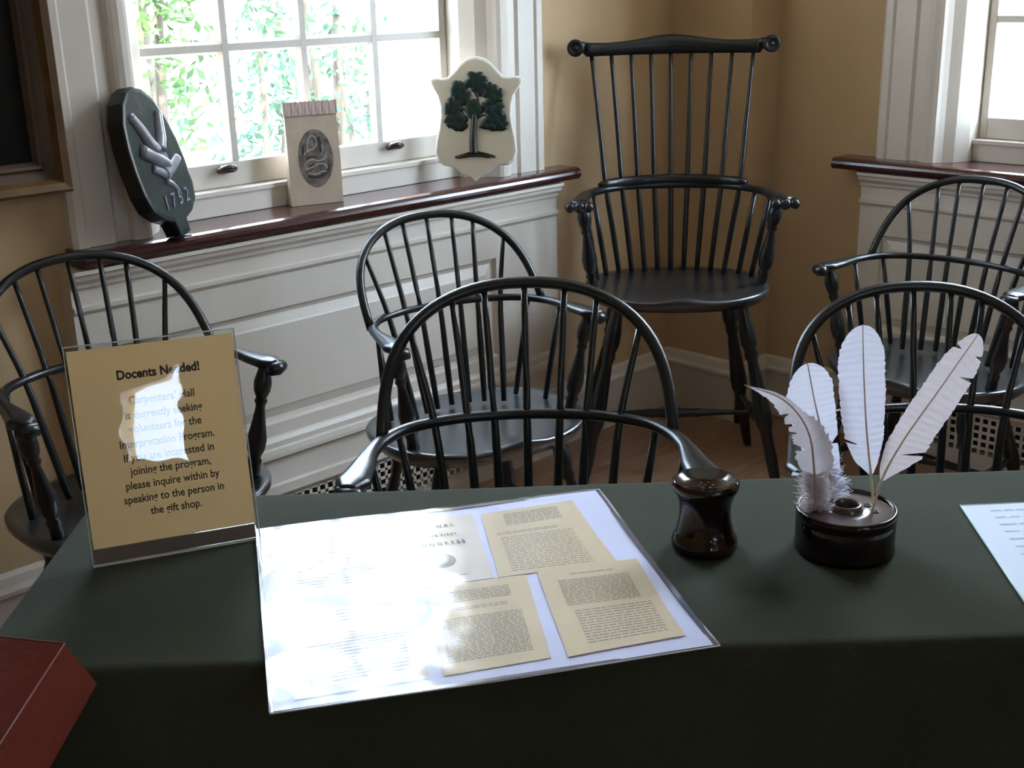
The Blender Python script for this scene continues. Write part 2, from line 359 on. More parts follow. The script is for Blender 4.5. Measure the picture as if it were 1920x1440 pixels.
# ------------------------------------------------------------ picture on the window wall
pic = empty('framed_painting', (1.139, WY, 1.050)); tag(pic, 'dark oil painting in a heavy gilt frame at the far left of the window wall', 'painting')
def frame_ring(prof, Wd, Hh):       # mitred frame, corner bottom-right at origin; prof: (inset, y)
    vs = []
    for d, y in prof: vs += [(-d, y, d), (-d, y, Hh-d), (-Wd+d, y, Hh-d), (-Wd+d, y, d)]
    n = len(prof)
    return vs, [(i*4+k, i*4+(k+1) % 4, i*4+4+(k+1) % 4, i*4+4+k) for i in range(n-1) for k in range(4)]
W_, H_ = .82, 1.0
mb = MB(); vs, fs = frame_ring([(0, -.040), (0, -.080), (.008, -.095), (.022, -.090), (.030, -.072)], W_, H_); mb.add(vs, fs); mb.obj('outer_frame', GOLD, pic)
mb = MB(); vs, fs = frame_ring([(.030, -.072), (.048, -.060), (.054, -.068), (.060, -.064), (.066, -.052), (.070, -.048)], W_, H_); mb.add(vs, fs); mb.obj('inner_moulding', GOLD2, pic)
mb = MB(); mb.box((-W_+.068, -.052, .068), (-.068, -.001, H_-.068)); mb.obj('canvas', CANVAS, pic)

# ------------------------------------------------------------ Windsor chairs
LEG = [(0, .011), (.06, .014), (.14, .019), (.20, .020), (.25, .012), (.27, .018), (.29, .012), (.42, .016), (.56, .021), (.62, .020), (.67, .012), (.69, .018), (.71, .013), (.80, .0145), (1, .010)]
POST = [(0, .009), (.06, .013), (.16, .019), (.24, .017), (.30, .010), (.33, .015), (.36, .009), (.50, .014), (.66, .021), (.76, .018), (.82, .011), (.85, .016), (.88, .013), (1, .0145)]
STR = [(0, .007), (.2, .009), (.34, .013), (.36, .016), (.38, .013), (.5, .017), (.62, .013), (.64, .016), (.66, .013), (.8, .009), (1, .007)]
def seat_mesh(a, b0, b1, z, th=.040, dish=.014):
    # oval saddle seat: half width a, rear depth b0 (+y), front depth b1 (-y)
    mb = MB(); n = 56
    def ring(k, zf):
        out = []
        for i in range(n):
            an = 2*pi*i/n; c, s_ = cos(an), sin(an)
            x = a*k*math.copysign(abs(c)**.86, c); y = (b0 if s_ > 0 else b1)*k*math.copysign(abs(s_)**.80, s_)
            out.append((x, y, zf(x, y, k)))
        return out
    def top(x, y, k):
        u = x/a; v = y/b1 if y < 0 else y/b0
        d = dish*(1-k**4)
        pom = .010*math.exp(-(u/.16)**2)*max(0, -v)**2*(k**2) if y < 0 else 0
        scoop = -.006*math.exp(-((abs(u)-.45)/.28)**2)*max(0, -v)**2*k if y < 0 else 0
        return z-d+pom+scoop
    ks = [.12, .3, .5, .68, .82, .92, .98]
    vs = []
    for k in ks: vs += ring(k, top)
    vs += ring(1.0, lambda x, y, k: top(x, y, k)-.006); vs += ring(.995, lambda x, y, k: z-.018); vs += ring(.93, lambda x, y, k: z-th)
    N = len(ks)+3
    fs = [(i*n+k, i*n+(k+1) % n, (i+1)*n+(k+1) % n, (i+1)*n+k) for i in range(N-1) for k in range(n)]
    fs += [tuple(range(n))[::-1], tuple((N-1)*n+k for k in range(n))]
    mb.add(vs, fs, None, True); return mb
def sackback(name='sack_back_chair'):
    root = empty(name)
    ZA, ZS_ = .698, .455
    seat_mesh(.262, .20, .215, ZS_).obj('seat', SEATM, root)
    # arm rail: bent, flattening into hands
    half = [(.256, -.145), (.252, -.115), (.246, -.07), (.240, .0), (.226, .055), (.190, .108), (.130, .143), (.065, .160), (0, .165)]
    wid = [.013, .027, .022, .0125, .011, .010, .009, .009, .009]; thk = [.010, .0115, .010, .009, .0085, .0085, .0085, .0085, .0085]
    P = [V((-x, y, ZA)) for x, y in half]+[V((x, y, ZA)) for x, y in half[::-1][1:]]
    ww = wid+wid[::-1][1:]; tt = thk+thk[::-1][1:]
    sp = smooth_path(P, 6); N = len(sp)-1
    rad = []
    for i in range(N+1):
        t = i/N*(len(ww)-1); k = min(int(t), len(ww)-2); f = t-k
        rad.append((ww[k]*(1-f)+ww[k+1]*f, tt[k]*(1-f)+tt[k+1]*f))
    mb = MB(); mb.tube(sp, rad, None, 12, power=.8)
    for s in (-1, 1):      # carved knuckle under the hand
        mb.tube([(s*.236, -.152, ZA-.006), (s*.255, -.149, ZA-.007), (s*.272, -.139, ZA-.006)], [.012, .0145, .012], None, 10)
    mb.obj('arm_rail', BLACKP, root)
    # bow
    bw, zt, z0 = .229, .912, ZA; pts = []
    for i in range(41):
        an = pi*i/40; c, s_ = -cos(an), sin(an)
        x = bw*math.copysign(abs(c)**.86, c)*(1+.03*sin(2*an)**2); zz = abs(s_)**.80
        pts.append(V((x, .060+.158*zz, z0-.004+(zt-z0)*zz)))
    mb = MB(); mb.tube(pts, .0098, None, 12, hint=(0, 1, .3)); mb.obj('bow', BLACKP, root)
    def on_bow(x):
        best = min(pts, key=lambda p: abs(p.x-x) + (0 if p.z > .76 else 9)); return best
    def on_rail(x): 
        return min([p for p in sp if p.y > .04], key=lambda p: abs(p.x-x))
    for i in range(-3, 4):
        b = on_bow(.0615*i); r = on_rail(.0500*i); s0 = V((r.x-(b.x-r.x)*.9, r.y-.042-.006*abs(i), ZS_-.004))
        mb = MB(); mb.tube(smooth_path([s0, s0.lerp(V((r.x, r.y, ZA)), .45), V((r.x, r.y, ZA)), V((b.x, b.y, b.z-.004))], 4),
                           [.0070, .0074, .0078, .0080, .0080, .0078, .0074, .0070, .0066, .0062, .0058, .0056, .0054], None, 8); mb.obj('spindle', BLACKP, root)
    for s in (-1, 1):
        for (rx, ry, sx, sy) in ((.205, .088, .172, .105), (.2405, .000, .213, .030)):
            mb = MB(); mb.tube([(s*sx, sy, ZS_-.004), (s*(sx*.55+rx*.45), sy*.55+ry*.45, ZS_+.11), (s*rx, ry, ZA)], [.0066, .0076, .0056], None, 8); mb.obj('spindle', BLACKP, root)
        mb = MB(); turned(mb, (s*.250, -.108, ZA-.004), (s*.208, -.088, ZS_-.006), POST, 12); mb.obj('arm_post', BLACKP, root)
    # legs splayed, with an H stretcher
    T = {(-1, -1): ((-.150, -.105), (-.240, -.215)), (1, -1): ((.150, -.105), (.240, -.215)), (-1, 1): ((-.135, .105), (-.205, .205)), (1, 1): ((.135, .105), (.205, .205))}
    for a, b in T.values():
        mb = MB(); turned(mb, (*a, ZS_-.030), (*b, 0), LEG, 12); mb.obj('leg', BLACKP, root)
    def at(k, z):
        a, b = T[k]; t = (ZS_-.03-z)/(ZS_-.03); return V((a[0]+(b[0]-a[0])*t, a[1]+(b[1]-a[1])*t, z))
    mids = []
    for s in (-1, 1):
        p, q = at((s, -1), .185), at((s, 1), .185); mb = MB(); turned(mb, p, q, STR, 8); mb.obj('stretcher', BLACKP, root); mids.append(p.lerp(q, .5))
    mb = MB(); turned(mb, mids[0], mids[1], STR, 8); mb.obj('stretcher', BLACKP, root)
    return root
proto = sackback()
spots = [  # x, y, rotation, scale, label
    (1.278, 1.295, -44.6, 1.055, 'black Windsor armchair with arched back, directly behind the laminated placard and stoneware jar'),
    (1.063, 2.228, -2.6, 1.02, 'black bow-back Windsor armchair at far left, behind the tan notice sign'),
    (1.845, 2.045, -14.0, 1.011, 'black bow-back Windsor armchair before the window panelling, seat showing pale blue sheen'),
    (1.833, .870, -46.0, 1.008, 'black Windsor armchair with arched back directly behind the white feather quills'),
    (2.945, 1.449, -90.0, 1.012, 'black bow-back Windsor armchair under the right window, behind the quill chair')]
for i, (x, y, a, sc, lab) in enumerate(spots):
    o = proto if i == 0 else copy_tree(proto)
    o.location = (x, y, 0); o.rotation_euler = (0, 0, R(a)); o.scale = (sc, sc, sc)
    tag(o, lab, 'chair', 'black bow-back Windsor armchairs')

def combback():
    root = empty('comb_back_chair', CG(.492, 3.49), R(-46.3))
    tag(root, 'tall black comb-back Windsor armchair with scrolled crest, standing in the corner', 'chair')
    ZA, ZS_ = .852, .600
    seat_mesh(.268, .215, .225, ZS_, .038, .012).obj('seat', SEATM, root)
    half = [(.300, -.10), (.284, -.07), (.274, .0), (.258, .075), (.212, .150), (.140, .205), (.07, .222), (0, .226)]
    wid = [.019, .024, .020, .016, .014, .014, .014, .014]
    P = [V((-x, y, ZA)) for x, y in half]+[V((x, y, ZA)) for x, y in half[::-1][1:]]; ww = wid+wid[::-1][1:]
    sp = smooth_path(P, 6); N = len(sp)-1; rad = []
    for i in range(N+1):
        t = i/N*(len(ww)-1); k = min(int(t), len(ww)-2); f = t-k; rad.append((ww[k]*(1-f)+ww[k+1]*f, .011))
    mb = MB(); mb.tube(sp, rad, None, 12, power=.7)
    for s in (-1, 1):      # scrolled knuckles at the hands
        for dx, rr in ((-.030, .0155), (-.004, .0175), (.022, .0155)):
            mb.tube([(s*(.290+dx), -.135, ZA-.006), (s*(.290+dx), -.118, ZA-.004), (s*(.290+dx), -.085, ZA)], [rr*.75, rr, rr*.6], None, 10)
    mb.obj('arm_rail', BLACKP, root)
    # raised centre of the arm rail
    top = [V((x*.2175, .226-.080*abs(x)**2.6, ZA+.015)) for x in [i/12 for i in range(-12, 13)]]
    mb = MB(); mb.tube(top, [(.014, .014+.004*(1-abs(i-12)/12)) if 0 < i < 24 else (.011, .006) for i in range(25)], None, 10, power=.7); mb.obj('rail_crest', BLACKP, root)
    # comb: bowed plank with a raised middle and scrolled ears
    zb, n = 1.236, 28; vs = []
    for i in range(n+1):
        u = -1+2*i/n; x = u*.258; y = .290-.060*u*u
        hz = .036+.020*math.exp(-(u/.42)**2)+.004*abs(u)**6
        for yy, zz in ((-.009, zb), (.009, zb), (.011, zb+hz*.5), (.008, zb+hz), (-.008, zb+hz), (-.011, zb+hz*.5)): vs.append((x, y+yy, zz))
    fs = [(i*6+k, i*6+(k+1) % 6, i*6+6+(k+1) % 6, i*6+6+k) for i in range(n) for k in range(6)]+[tuple(range(6)), tuple(n*6+k for k in range(6))]
    mb = MB(); mb.add(vs, fs, None, True)
    for s in (-1, 1):
        pts = smooth_path([(s*.250, .236, zb+.018), (s*.267, .228, zb+.030), (s*.282, .220, zb+.034)], 4)
        mb.tube(pts, [(.010, .018), (.010, .017), (.010, .016), (.010, .015), (.010, .014), (.010, .013), (.010, .012), (.010, .012), (.010, .012)], None, 8)
        prof = [(0, -.011), (.022, -.011), (.025, -.008), (.025, .008), (.022, .011), (.014, .011), (.012, .007), (.006, .007), (.004, .012), (0, .012)]
        for sgn in (1,):
            N2 = 24; vv = [(s*.288+r*cos(2*pi*k/N2), .218-h, zb+.026+r*sin(2*pi*k/N2)) for r, h in prof for k in range(N2)]
            mb.add(vv, [(i*N2+k, i*N2+(k+1) % N2, (i+1)*N2+(k+1) % N2, (i+1)*N2+k) for i in range(len(prof)-1) for k in range(N2)], None, True)
    mb.obj('comb_crest', BLACKP, root)
    for i in range(-4, 5):
        u = i/4; xt = u*.240; top_ = V((xt, .290-.060*(xt/.27)**2, zb+.006)); xr = u*.200; r = V((xr, .226-.080*abs(xr/.2175)**2.6, ZA+.006)); s0 = V((u*.160, .188-.030*u*u, ZS_-.005))
        mb = MB(); mb.tube(smooth_path([s0, s0.lerp(r, .5), r, r.lerp(top_, .5), top_], 3), [.0078, .008, .0082, .0084, .0082, .008, .0076, .0074, .007, .0066, .0062, .006, .006], None, 8); mb.obj('spindle', BLACKP, root)
    for s in (-1, 1):
        for (rx, ry, sx, sy) in ((.240, .112, .200, .125), (.270, .030, .230, .075)):
            mb = MB(); mb.tube([(s*sx, sy, ZS_-.005), (s*(sx+rx)/2, (sy+ry)/2, ZS_+.12), (s*rx, ry, ZA)], [.0078, .0085, .0065], None, 8); mb.obj('spindle', BLACKP, root)
        mb = MB(); turned(mb, (s*.276, -.055, ZA-.004), (s*.246, -.020, ZS_-.008), [(t, r*1.12) for t, r in POST], 12); mb.obj('arm_post', BLACKP, root)
    T = {(-1, -1): ((-.175, -.120), (-.290, -.200)), (1, -1): ((.175, -.120), (.290, -.200)), (-1, 1): ((-.160, .110), (-.262, .215)), (1, 1): ((.160, .110), (.262, .215))}
    for a, b in T.values():
        mb = MB(); turned(mb, (*a, ZS_-.035), (*b, 0), [(t, r*1.25) for t, r in LEG], 12); mb.obj('leg', BLACKP, root)
    def at(k, z):
        a, b = T[k]; t = (ZS_-.035-z)/(ZS_-.035); return V((a[0]+(b[0]-a[0])*t, a[1]+(b[1]-a[1])*t, z))
    mids = []
    for s in (-1, 1):
        p, q = at((s, -1), .19), at((s, 1), .19); mb = MB(); turned(mb, p, q, STR, 8); mb.obj('stretcher', BLACKP, root); mids.append(p.lerp(q, .5))
    mb = MB(); turned(mb, mids[0], mids[1], STR, 8); mb.obj('stretcher', BLACKP, root)
combback()

# ------------------------------------------------------------ long table under its cloth
TZ = .75; TYAW = YAW - pi/2 + R(1.0)
tab = empty('cloth_covered_table', CG(.315, 1.415), TYAW)
tag(tab, 'long narrow table under a floor-length dark green cloth in the foreground', 'table')
mb = MB(); L_, D_ = .925, .236
# cloth: top with a soft edge, then four hanging sides with folds
nx, rings = 120, []
def outline(off, z, fold):
    pts = []; per = [(-L_, -D_), (L_, -D_), (L_, D_), (-L_, D_)]
    tot = []
    for k in range(4):
        a, b = V(per[k]), V(per[(k+1) % 4]); n_ = 90 if k % 2 == 0 else 26
        d = (b-a).normalized(); nr = V((d.y, -d.x))
        for i in range(n_):
            t = i/n_; p = a.lerp(b, t); e = min(t, 1-t)*(b-a).length
            f = fold*(0 if k == 2 else 1)*(sin(p.x*17+p.y*23+1.3)*.5+sin(p.x*41-p.y*31)*.25+.6)
            pts.append((p.x+nr.x*(off+f)+(-d.x*off*.7 if t < 1e-6 else 0), p.y+nr.y*(off+f)+(-d.y*off*.7 if t < 1e-6 else 0), max(z, .60) if k == 2 else z))
    return pts
levels = [(-.012, 0, 0), (-.004, -.0012, 0), (0, -.004, 0), (.003, -.010, 0), (.004, -.03, .001), (.008, -.15, .008), (.012, -.40, .018), (.016, -.742, .028)]
vs = []; n_ = None
for off, dz, fo in levels:
    r_ = outline(off, TZ+dz, fo); n_ = len(r_); vs += r_
fs = [(i*n_+k, i*n_+(k+1) % n_, (i+1)*n_+(k+1) % n_, (i+1)*n_+k) for i in range(len(levels)-1) for k in range(n_)]
fs.append(tuple(range(n_))); mb.add(vs, fs, None, True)
cl = mb.obj('tablecloth', CLOTH, tab)
mb = MB(); mb.box((-L_+.03, -D_+.03, TZ-.03), (L_-.03, D_-.03, TZ-.006)); mb.obj('tabletop', FLOORM, tab)
for sx in (-1, 1):
    for sy in (-1, 1):
        mb = MB(); mb.tube([(sx*.82, sy*.16, 0), (sx*.82, sy*.16, TZ-.03)], .014, None, 10); mb.obj('leg', BLACKP, tab)

# ------------------------------------------------------------ notice in its slanted holder
SA = -23.9
sg = empty('notice_sign', (.590, 1.395, TZ+.0005), R(SA))
tag(sg, 'tan notice reading Docents Needed in a slanted clear holder, left end of the table', 'sign')
TL = R(13); Hs = .284
def slant(x, h, off=0): return V((x, h*sin(TL)-off*cos(TL), h*cos(TL)+off*sin(TL)))
def sheet(mb, x0, x1, h0, h1, off, th, m=None):
    vs = [slant(x, h, o_) for o_ in (off, off+th) for x, h in ((x0, h0), (x1, h0), (x1, h1), (x0, h1))]
    mb.add(vs, [(0, 1, 2, 3), (7, 6, 5, 4), (0, 1, 5, 4), (1, 2, 6, 5), (2, 3, 7, 6), (3, 0, 4, 7)], m)
mb = MB(); mb.add([slant(x, h, .0004) for x, h in ((.0015, .022), (.2085, .022), (.2085, Hs-.006), (.0015, Hs-.006))], [(0, 1, 2, 3)]); mb.obj('printed_card', BUFF, sg)
mb = MB(); nx_, nz_ = 20, 24
vs = [slant(-.0015+.213*i/nx_, Hs*j/nz_, .0022) for j in range(nz_+1) for i in range(nx_+1)]
mb.add(vs, [(j*(nx_+1)+i, j*(nx_+1)+i+1, (j+1)*(nx_+1)+i+1, (j+1)*(nx_+1)+i) for j in range(nz_) for i in range(nx_)], None, True)
mb.obj('front_panel', ACRY, sg)
mb = MB(); sheet(mb, -.0015, .2115, 0, Hs, -.0028, .0004); mb.obj('back_panel', ACRY, sg)
mb = MB(); vs = [(-.0015, 0, 0), (.2115, 0, 0), (.2115, .085, 0), (-.0015, .085, 0)]
mb.add([(a, b+dz*0, c+dz) for dz in (.0003, .0022) for a, b, c in vs], [(0, 1, 2, 3), (7, 6, 5, 4), (0, 1, 5, 4), (1, 2, 6, 5), (2, 3, 7, 6), (3, 0, 4, 7)]); mb.obj('foot_panel', ACRY, sg)
mb = MB(); sheet(mb, -.0018, .2118, -.001, .0016, -.0026, .0054); sheet(mb, -.0018, .2118, Hs-.0012, Hs+.0004, -.0026, .0054); sheet(mb, -.0022, -.0012, 0, Hs, -.0026, .0054); sheet(mb, .2112, .2122, 0, Hs, -.0026, .0054)
mb.obj('polished_rim', EDGE, sg)
mb = MB(); sheet(mb, .003, .207, .0022, .021, -.0022, .0006); mb.obj('base_strip', mat('grey_brown_strip', (.12, .09, .075), .6), sg)
mb = MB(); sheet(mb, .118, .126, Hs-.004, Hs+.014, -.0030, .0006)
lines = [("Docents Needed!", .0165, .235, 1), ("Carpenters\u2019 Hall", .0145, .202, 0), ("is currently seeking", .0145, .183, 0), ("volunteers for the", .0145, .165, 0),
         ("Interpretation Program.", .0145, .146, 0), ("If you are interested in", .0145, .128, 0), ("joining the program,", .0145, .110, 0), ("please inquire within by", .0145, .092, 0), ("speaking to the person in", .0145, .074, 0), ("the gift shop.", .0145, .056, 0)]
for body, sz, h, b in lines:
    p = slant(.110, h, .0009)
    text('lettering', body, sz, sg, p, (pi/2-TL, 0, 0), PRINT, bold=.0006 if b else .00025, xs=.88 if b else .86, depth=.0001)

# ------------------------------------------------------------ laminated placard
DA = -31.2
lam = empty('laminated_placard', (.880, 1.012, TZ+.0006), R(DA))
tag(lam, 'large glossy laminated placard of cream printed pages lying on the green cloth', 'placard')
def lz(x, y):     # the sheet waves slightly
    return .0022+.0016*sin(x*16+1)*cos(y*11+.5)+.0008*sin(y*31+x*9)
def wavy(x0, x1, y0, y1, z, nx=30, ny=24, quad=None):
    vs = []
    for j in range(ny+1):
        for i in range(nx+1):
            a, b = i/nx, j/ny
            if quad:
                p = (V(quad[0]).lerp(V(quad[1]), a)).lerp(V(quad[3]).lerp(V(quad[2]), a), b); x, y = p.x, p.y
            else: x, y = x0+(x1-x0)*a, y0+(y1-y0)*b
            vs.append((x, y, lz(x, y)+z))
    return vs, [(j*(nx+1)+i, j*(nx+1)+i+1, (j+1)*(nx+1)+i+1, (j+1)*(nx+1)+i) for j in range(ny) for i in range(nx)]
def paper(name, z, m, quad, th=.0003):
    q = [quad[3], quad[2], quad[1], quad[0]]
    mb = MB(); vs, fs = wavy(0, 0, 0, 0, z, 16, 16, q); mb.add(vs, fs, None, True); return mb.obj(name, m, lam)
W2, H2 = .2385, .222
mb = MB(); vs, fs = wavy(-W2, W2, -H2, H2, 0, 40, 36); mb.add(vs, fs, None, True); mb.obj('backing_sheet', WHITEP, lam)
mb = MB(); mb.add(*[( [(x, y, lz(x, y)-.0008) for x, y in ((-W2-.004, -H2-.004), (W2+.007, -H2-.004), (W2+.007, H2+.003), (-W2-.004, H2+.003))]), [(0, 1, 2, 3)]])
rim = MB(); P4 = [(-W2-.003, -H2-.004), (W2+.006, -H2-.004), (W2+.006, H2+.002), (-W2-.003, H2+.002)]
for k in range(4):
    a, b = V(P4[k]), V(P4[(k+1) % 4]); rim.tube([(a.lerp(b, t/20).x, a.lerp(b, t/20).y, lz(a.lerp(b, t/20).x, a.lerp(b, t/20).y)) for t in range(21)], [(.0012, .0009)]*21, None, 6)
rim.obj('plastic_rim', EDGE, lam)
b2 = MB()
for k in range(4):
    a, b = V(P4[k]), V(P4[(k+1) % 4]); ci = V((0, 0))
    q = [a, b, b*.972, a*.972]
    b2.add([(p.x, p.y, lz(p.x, p.y)-.0006) for p in q], [(0, 1, 2, 3)])
b2.obj('clear_margin', PLEDGE, lam)
pages = [('printed_page', PINKPAP, [(-.208, .186), (-.083, .190), (-.083, .010), (-.212, .012)]),
         ('title_page', PINKPAP, [(-.060, .198), (.052, .196), (.040, -.003), (-.074, -.002)]),
         ('printed_page', CREAMPAP, [(.064, .192), (.196, .196), (.200, -.002), (.046, -.004)]),
         ('printed_page', CREAMPAP, [(-.046, -.004), (.080, -.006), (.060, -.200), (-.058, -.204)]),
         ('printed_page', PINKPAP, [(-.212, -.010), (-.064, -.004), (-.074, -.204), (-.216, -.208)]),
         ('printed_page', CREAMPAP, [(.095, .004), (.226, .002), (.216, -.196), (.078, -.204)])]
pg = []
for i, (nm, m_, q) in enumerate(pages): pg.append((paper(nm, .0005+.0002*i, m_, q), q, .0005+.0002*i))
def bars(parent_i, rows, m_, seed, h=.0035):      # lines of small print as thin strips broken into words
    o_, q, z = pg[parent_i]; rnd = random.Random(seed); mb = MB()
    for (u0, u1, v) in rows:
        u = u0
        while u < u1:
            wd = rnd.uniform(.03, .09); ue = min(u+wd, u1)
            def P(uu, vv):
                p = V(q[0]).lerp(V(q[1]), uu).lerp(V(q[3]).lerp(V(q[2]), uu), vv); return (p.x, p.y, lz(p.x, p.y)+z+.00015)
            dv = h/.19
            mb.add([P(u, v), P(ue, v), P(ue, v+dv*.55), P(u, v+dv*.55)], [(0, 1, 2, 3)]); u = ue+.012
    mb.obj('printed_text', m_, o_)
rows = lambda v0, v1, u0, u1, st=.024: [(u0, u1, v0+st*i) for i in range(int((v1-v0)/st))]
bars(0, rows(.10, .40, .2, .8, .05)+rows(.48, .9, .12, .86, .04), PRINTG, 1)
bars(2, rows(.06, .26, .22, .80)+rows(.34, .40, .10, .70)+rows(.42, .98, .12, .82, .032), PRINTG, 2)
bars(3, rows(.10, .26, .08, .80)+rows(.30, .36, .25, .75)+rows(.42, .92, .06, .86, .021), PRINTG, 3)
bars(4, rows(.10, .30, .15, .85, .04)+rows(.38, .92, .12, .88, .035), PRINTG, 4)
bars(5, rows(.10, .14, .30, .72)+rows(.17, .50, .16, .84, .021)+rows(.54, .96, .20, .90, .030), PRINTG, 5)
o_, q, z = pg[1]
for body, sz, y in (("J O U R N A L", .0125, .165), ("O F   T H E   F I R S T", .0078, .137), ("C O N G R E S S", .0125, .108)):
    text('title_lettering', body, sz, o_, (-.008, y, lz(0, y)+z+.0009), (0, 0, 0), PRINT, depth=.0001, xs=.78, gap=1.0, bold=.0002)
bars(1, rows(.90, .96, .25, .75, .035), PRINTG, 9)
mb = MB()
for k in range(36): pass
ov = [(-.014+.018*cos(2*pi*k/36)*1.0, .061+.020*sin(2*pi*k/36)) for k in range(36)]
mb.add([(x, y, lz(x, y)+z+.0004) for x, y in ov], [tuple(range(36))]); mb.obj('oval_emblem', mat('dark_emblem', (.07, .065, .06), .7), o_)
mb = MB()
for a0, b0, a1, b1, wd in ((-.018, .080, -.010, .048, .0035), (-.028, .066, -.018, .050, .002), (0, .070, -.006, .052, .003), (-.026, .050, -.002, .046, .003)):
    d = (V((a1, b1))-V((a0, b0))).normalized(); nn = V((-d.y, d.x))*wd/2; 
    mb.add([(x, y, lz(x, y)+z+.0006) for x, y in ((a0+nn.x, b0+nn.y), (a1+nn.x, b1+nn.y), (a1-nn.x, b1-nn.y), (a0-nn.x, b0-nn.y))], [(0, 1, 2, 3)])
mb.obj('emblem_linework', PRINT, o_)
mb = MB(); vs, fs = wavy(-W2-.004, W2+.007, -H2-.005, H2+.003, .0026, 90, 84)
vs = [(x, y, zz+.00045*sin(x*55+3*sin(y*30))*max(0, sin(y*26+1.5+x*12))*.9) for x, y, zz in vs]
mb.add(vs, fs, None, True); mb.obj('laminate_film', FILM, lam)

# ------------------------------------------------------------ paper at the right edge
u1_ = V((1.569-1.502, .618-.677, 0)).normalized()
pr_ = empty('handout_sheet', (1.502, .677, TZ+.0008), math.atan2(u1_.y, u1_.x))
tag(pr_, 'pale blue-white printed sheet lying at the right end of the table', 'paper')
d_ = V((1.297-1.502, .498-.677, 0)); ang = math.atan2(d_.y, d_.x)-math.atan2(u1_.y, u1_.x)
ex, ey = cos(ang), sin(ang)
def pp(a, b): return (a*1+b*ex, b*ey)
mb = MB(); q = [pp(0, 0), pp(.30, 0), pp(.30, .40), pp(0, .40)]
mb.add([(x, y, dz) for dz in (0, .0012) for x, y in q], [(0, 1, 2, 3), (7, 6, 5, 4), (0, 1, 5, 4), (1, 2, 6, 5), (2, 3, 7, 6), (3, 0, 4, 7)]); mb.obj('sheet', WHITEP2, pr_)
mb = MB(); rnd = random.Random(4)
for j in range(16):
    b = .02+.022*j; a = .035
    while a < .27:
        wd = rnd.uniform(.01, .03); x = [pp(a, b), pp(a+wd, b), pp(a+wd, b+.004), pp(a, b+.004)]; mb.add([(p[0], p[1], .0015) for p in x], [(0, 1, 2, 3)]); a += wd+.005
mb.obj('printed_text', mat('faint_blue_ink', (.42, .47, .60), .8), pr_)
mb = MB()
for a, b in ((0, 1), (1, 2), (2, 3), (3, 0)): mb.tube([(*q[a], .0009), (*q[b], .0009)], .0011, None, 6)
mb.obj('plastic_edge', mat('pale_green_edge', (.5, .62, .58), .3), pr_)

# ------------------------------------------------------------ stoneware pounce pot
JR = (1.157+.005, .845+.012)
jar = empty('stoneware_jar', (*JR, TZ+.0005), TYAW)
tag(jar, 'waisted dark brown glazed stoneware jar right of the laminated placard', 'jar')
prof = [(0, .0), (.038, .0), (.0415, .003), (.0425, .010), (.0415, .017), (.0375, .024), (.0368, .026), (.0340, .040), (.0325, .052), (.0335, .066), (.0375, .077), (.0415, .084), (.0430, .089), (.0425, .093), (.0400, .0955)]
mb = MB(); mb.lathe(prof, n=56); mb.obj('body', CERAM, jar)
mb = MB(); mb.lathe([(.0400, .0955), (.036, .0945), (.028, .0905), (.018, .0875), (.006, .0862), (0, .086)], n=56)
mb.obj('dished_top', CERAM, jar)
mb = MB()
for k in range(7):
    an = 2*pi*k/6; r = 0 if k == 6 else .009; mb.lathe([(0, .0003), (.0013, .0002), (.0013, -.001)], (r*cos(an), r*sin(an), .0873), n=8)
mb.obj('shaker_hole', BLACKI, jar)

# ------------------------------------------------------------ inkwell and quills
IK = (1.279, .724); FR = YAW-pi/2
ink = empty('inkwell', (*IK, TZ+.0005), FR)
tag(ink, 'round dark brown stoneware inkwell holding four feather quills', 'inkwell')
prof = [(0, 0), (.060, 0), (.0625, .003), (.0630, .009), (.0615, .013), (.0622, .016), (.0622, .044), (.0614, .046), (.0630, .050), (.0632, .055), (.0622, .0590), (.0600, .0600), (.0578, .0585), (.0570, .0555)]
mb = MB(); mb.lathe(prof, n=64); mb.obj('body', CERAM, ink)
mb = MB(); mb.lathe([(.0570, .0555), (.045, .0545), (.030, .0545), (.0215, .0550), (.0200, .0575), (.0185, .0625), (.0165, .0640), (.0145, .0625), (.0135, .055), (.012, .040), (0, .039)], n=64); mb.obj('well_top', CERTOP, ink)
mb = MB()
QH = [(.030, .012), (-.040, .0), (-.010, .028), (.034, -.008)]
for x, y in QH: mb.lathe([(.0052, .0002), (.0048, .0009), (.0036, .0006), (.0030, -.004)], (x, y, .0549), n=14)
mb.obj('quill_hole', BLACKI, ink)

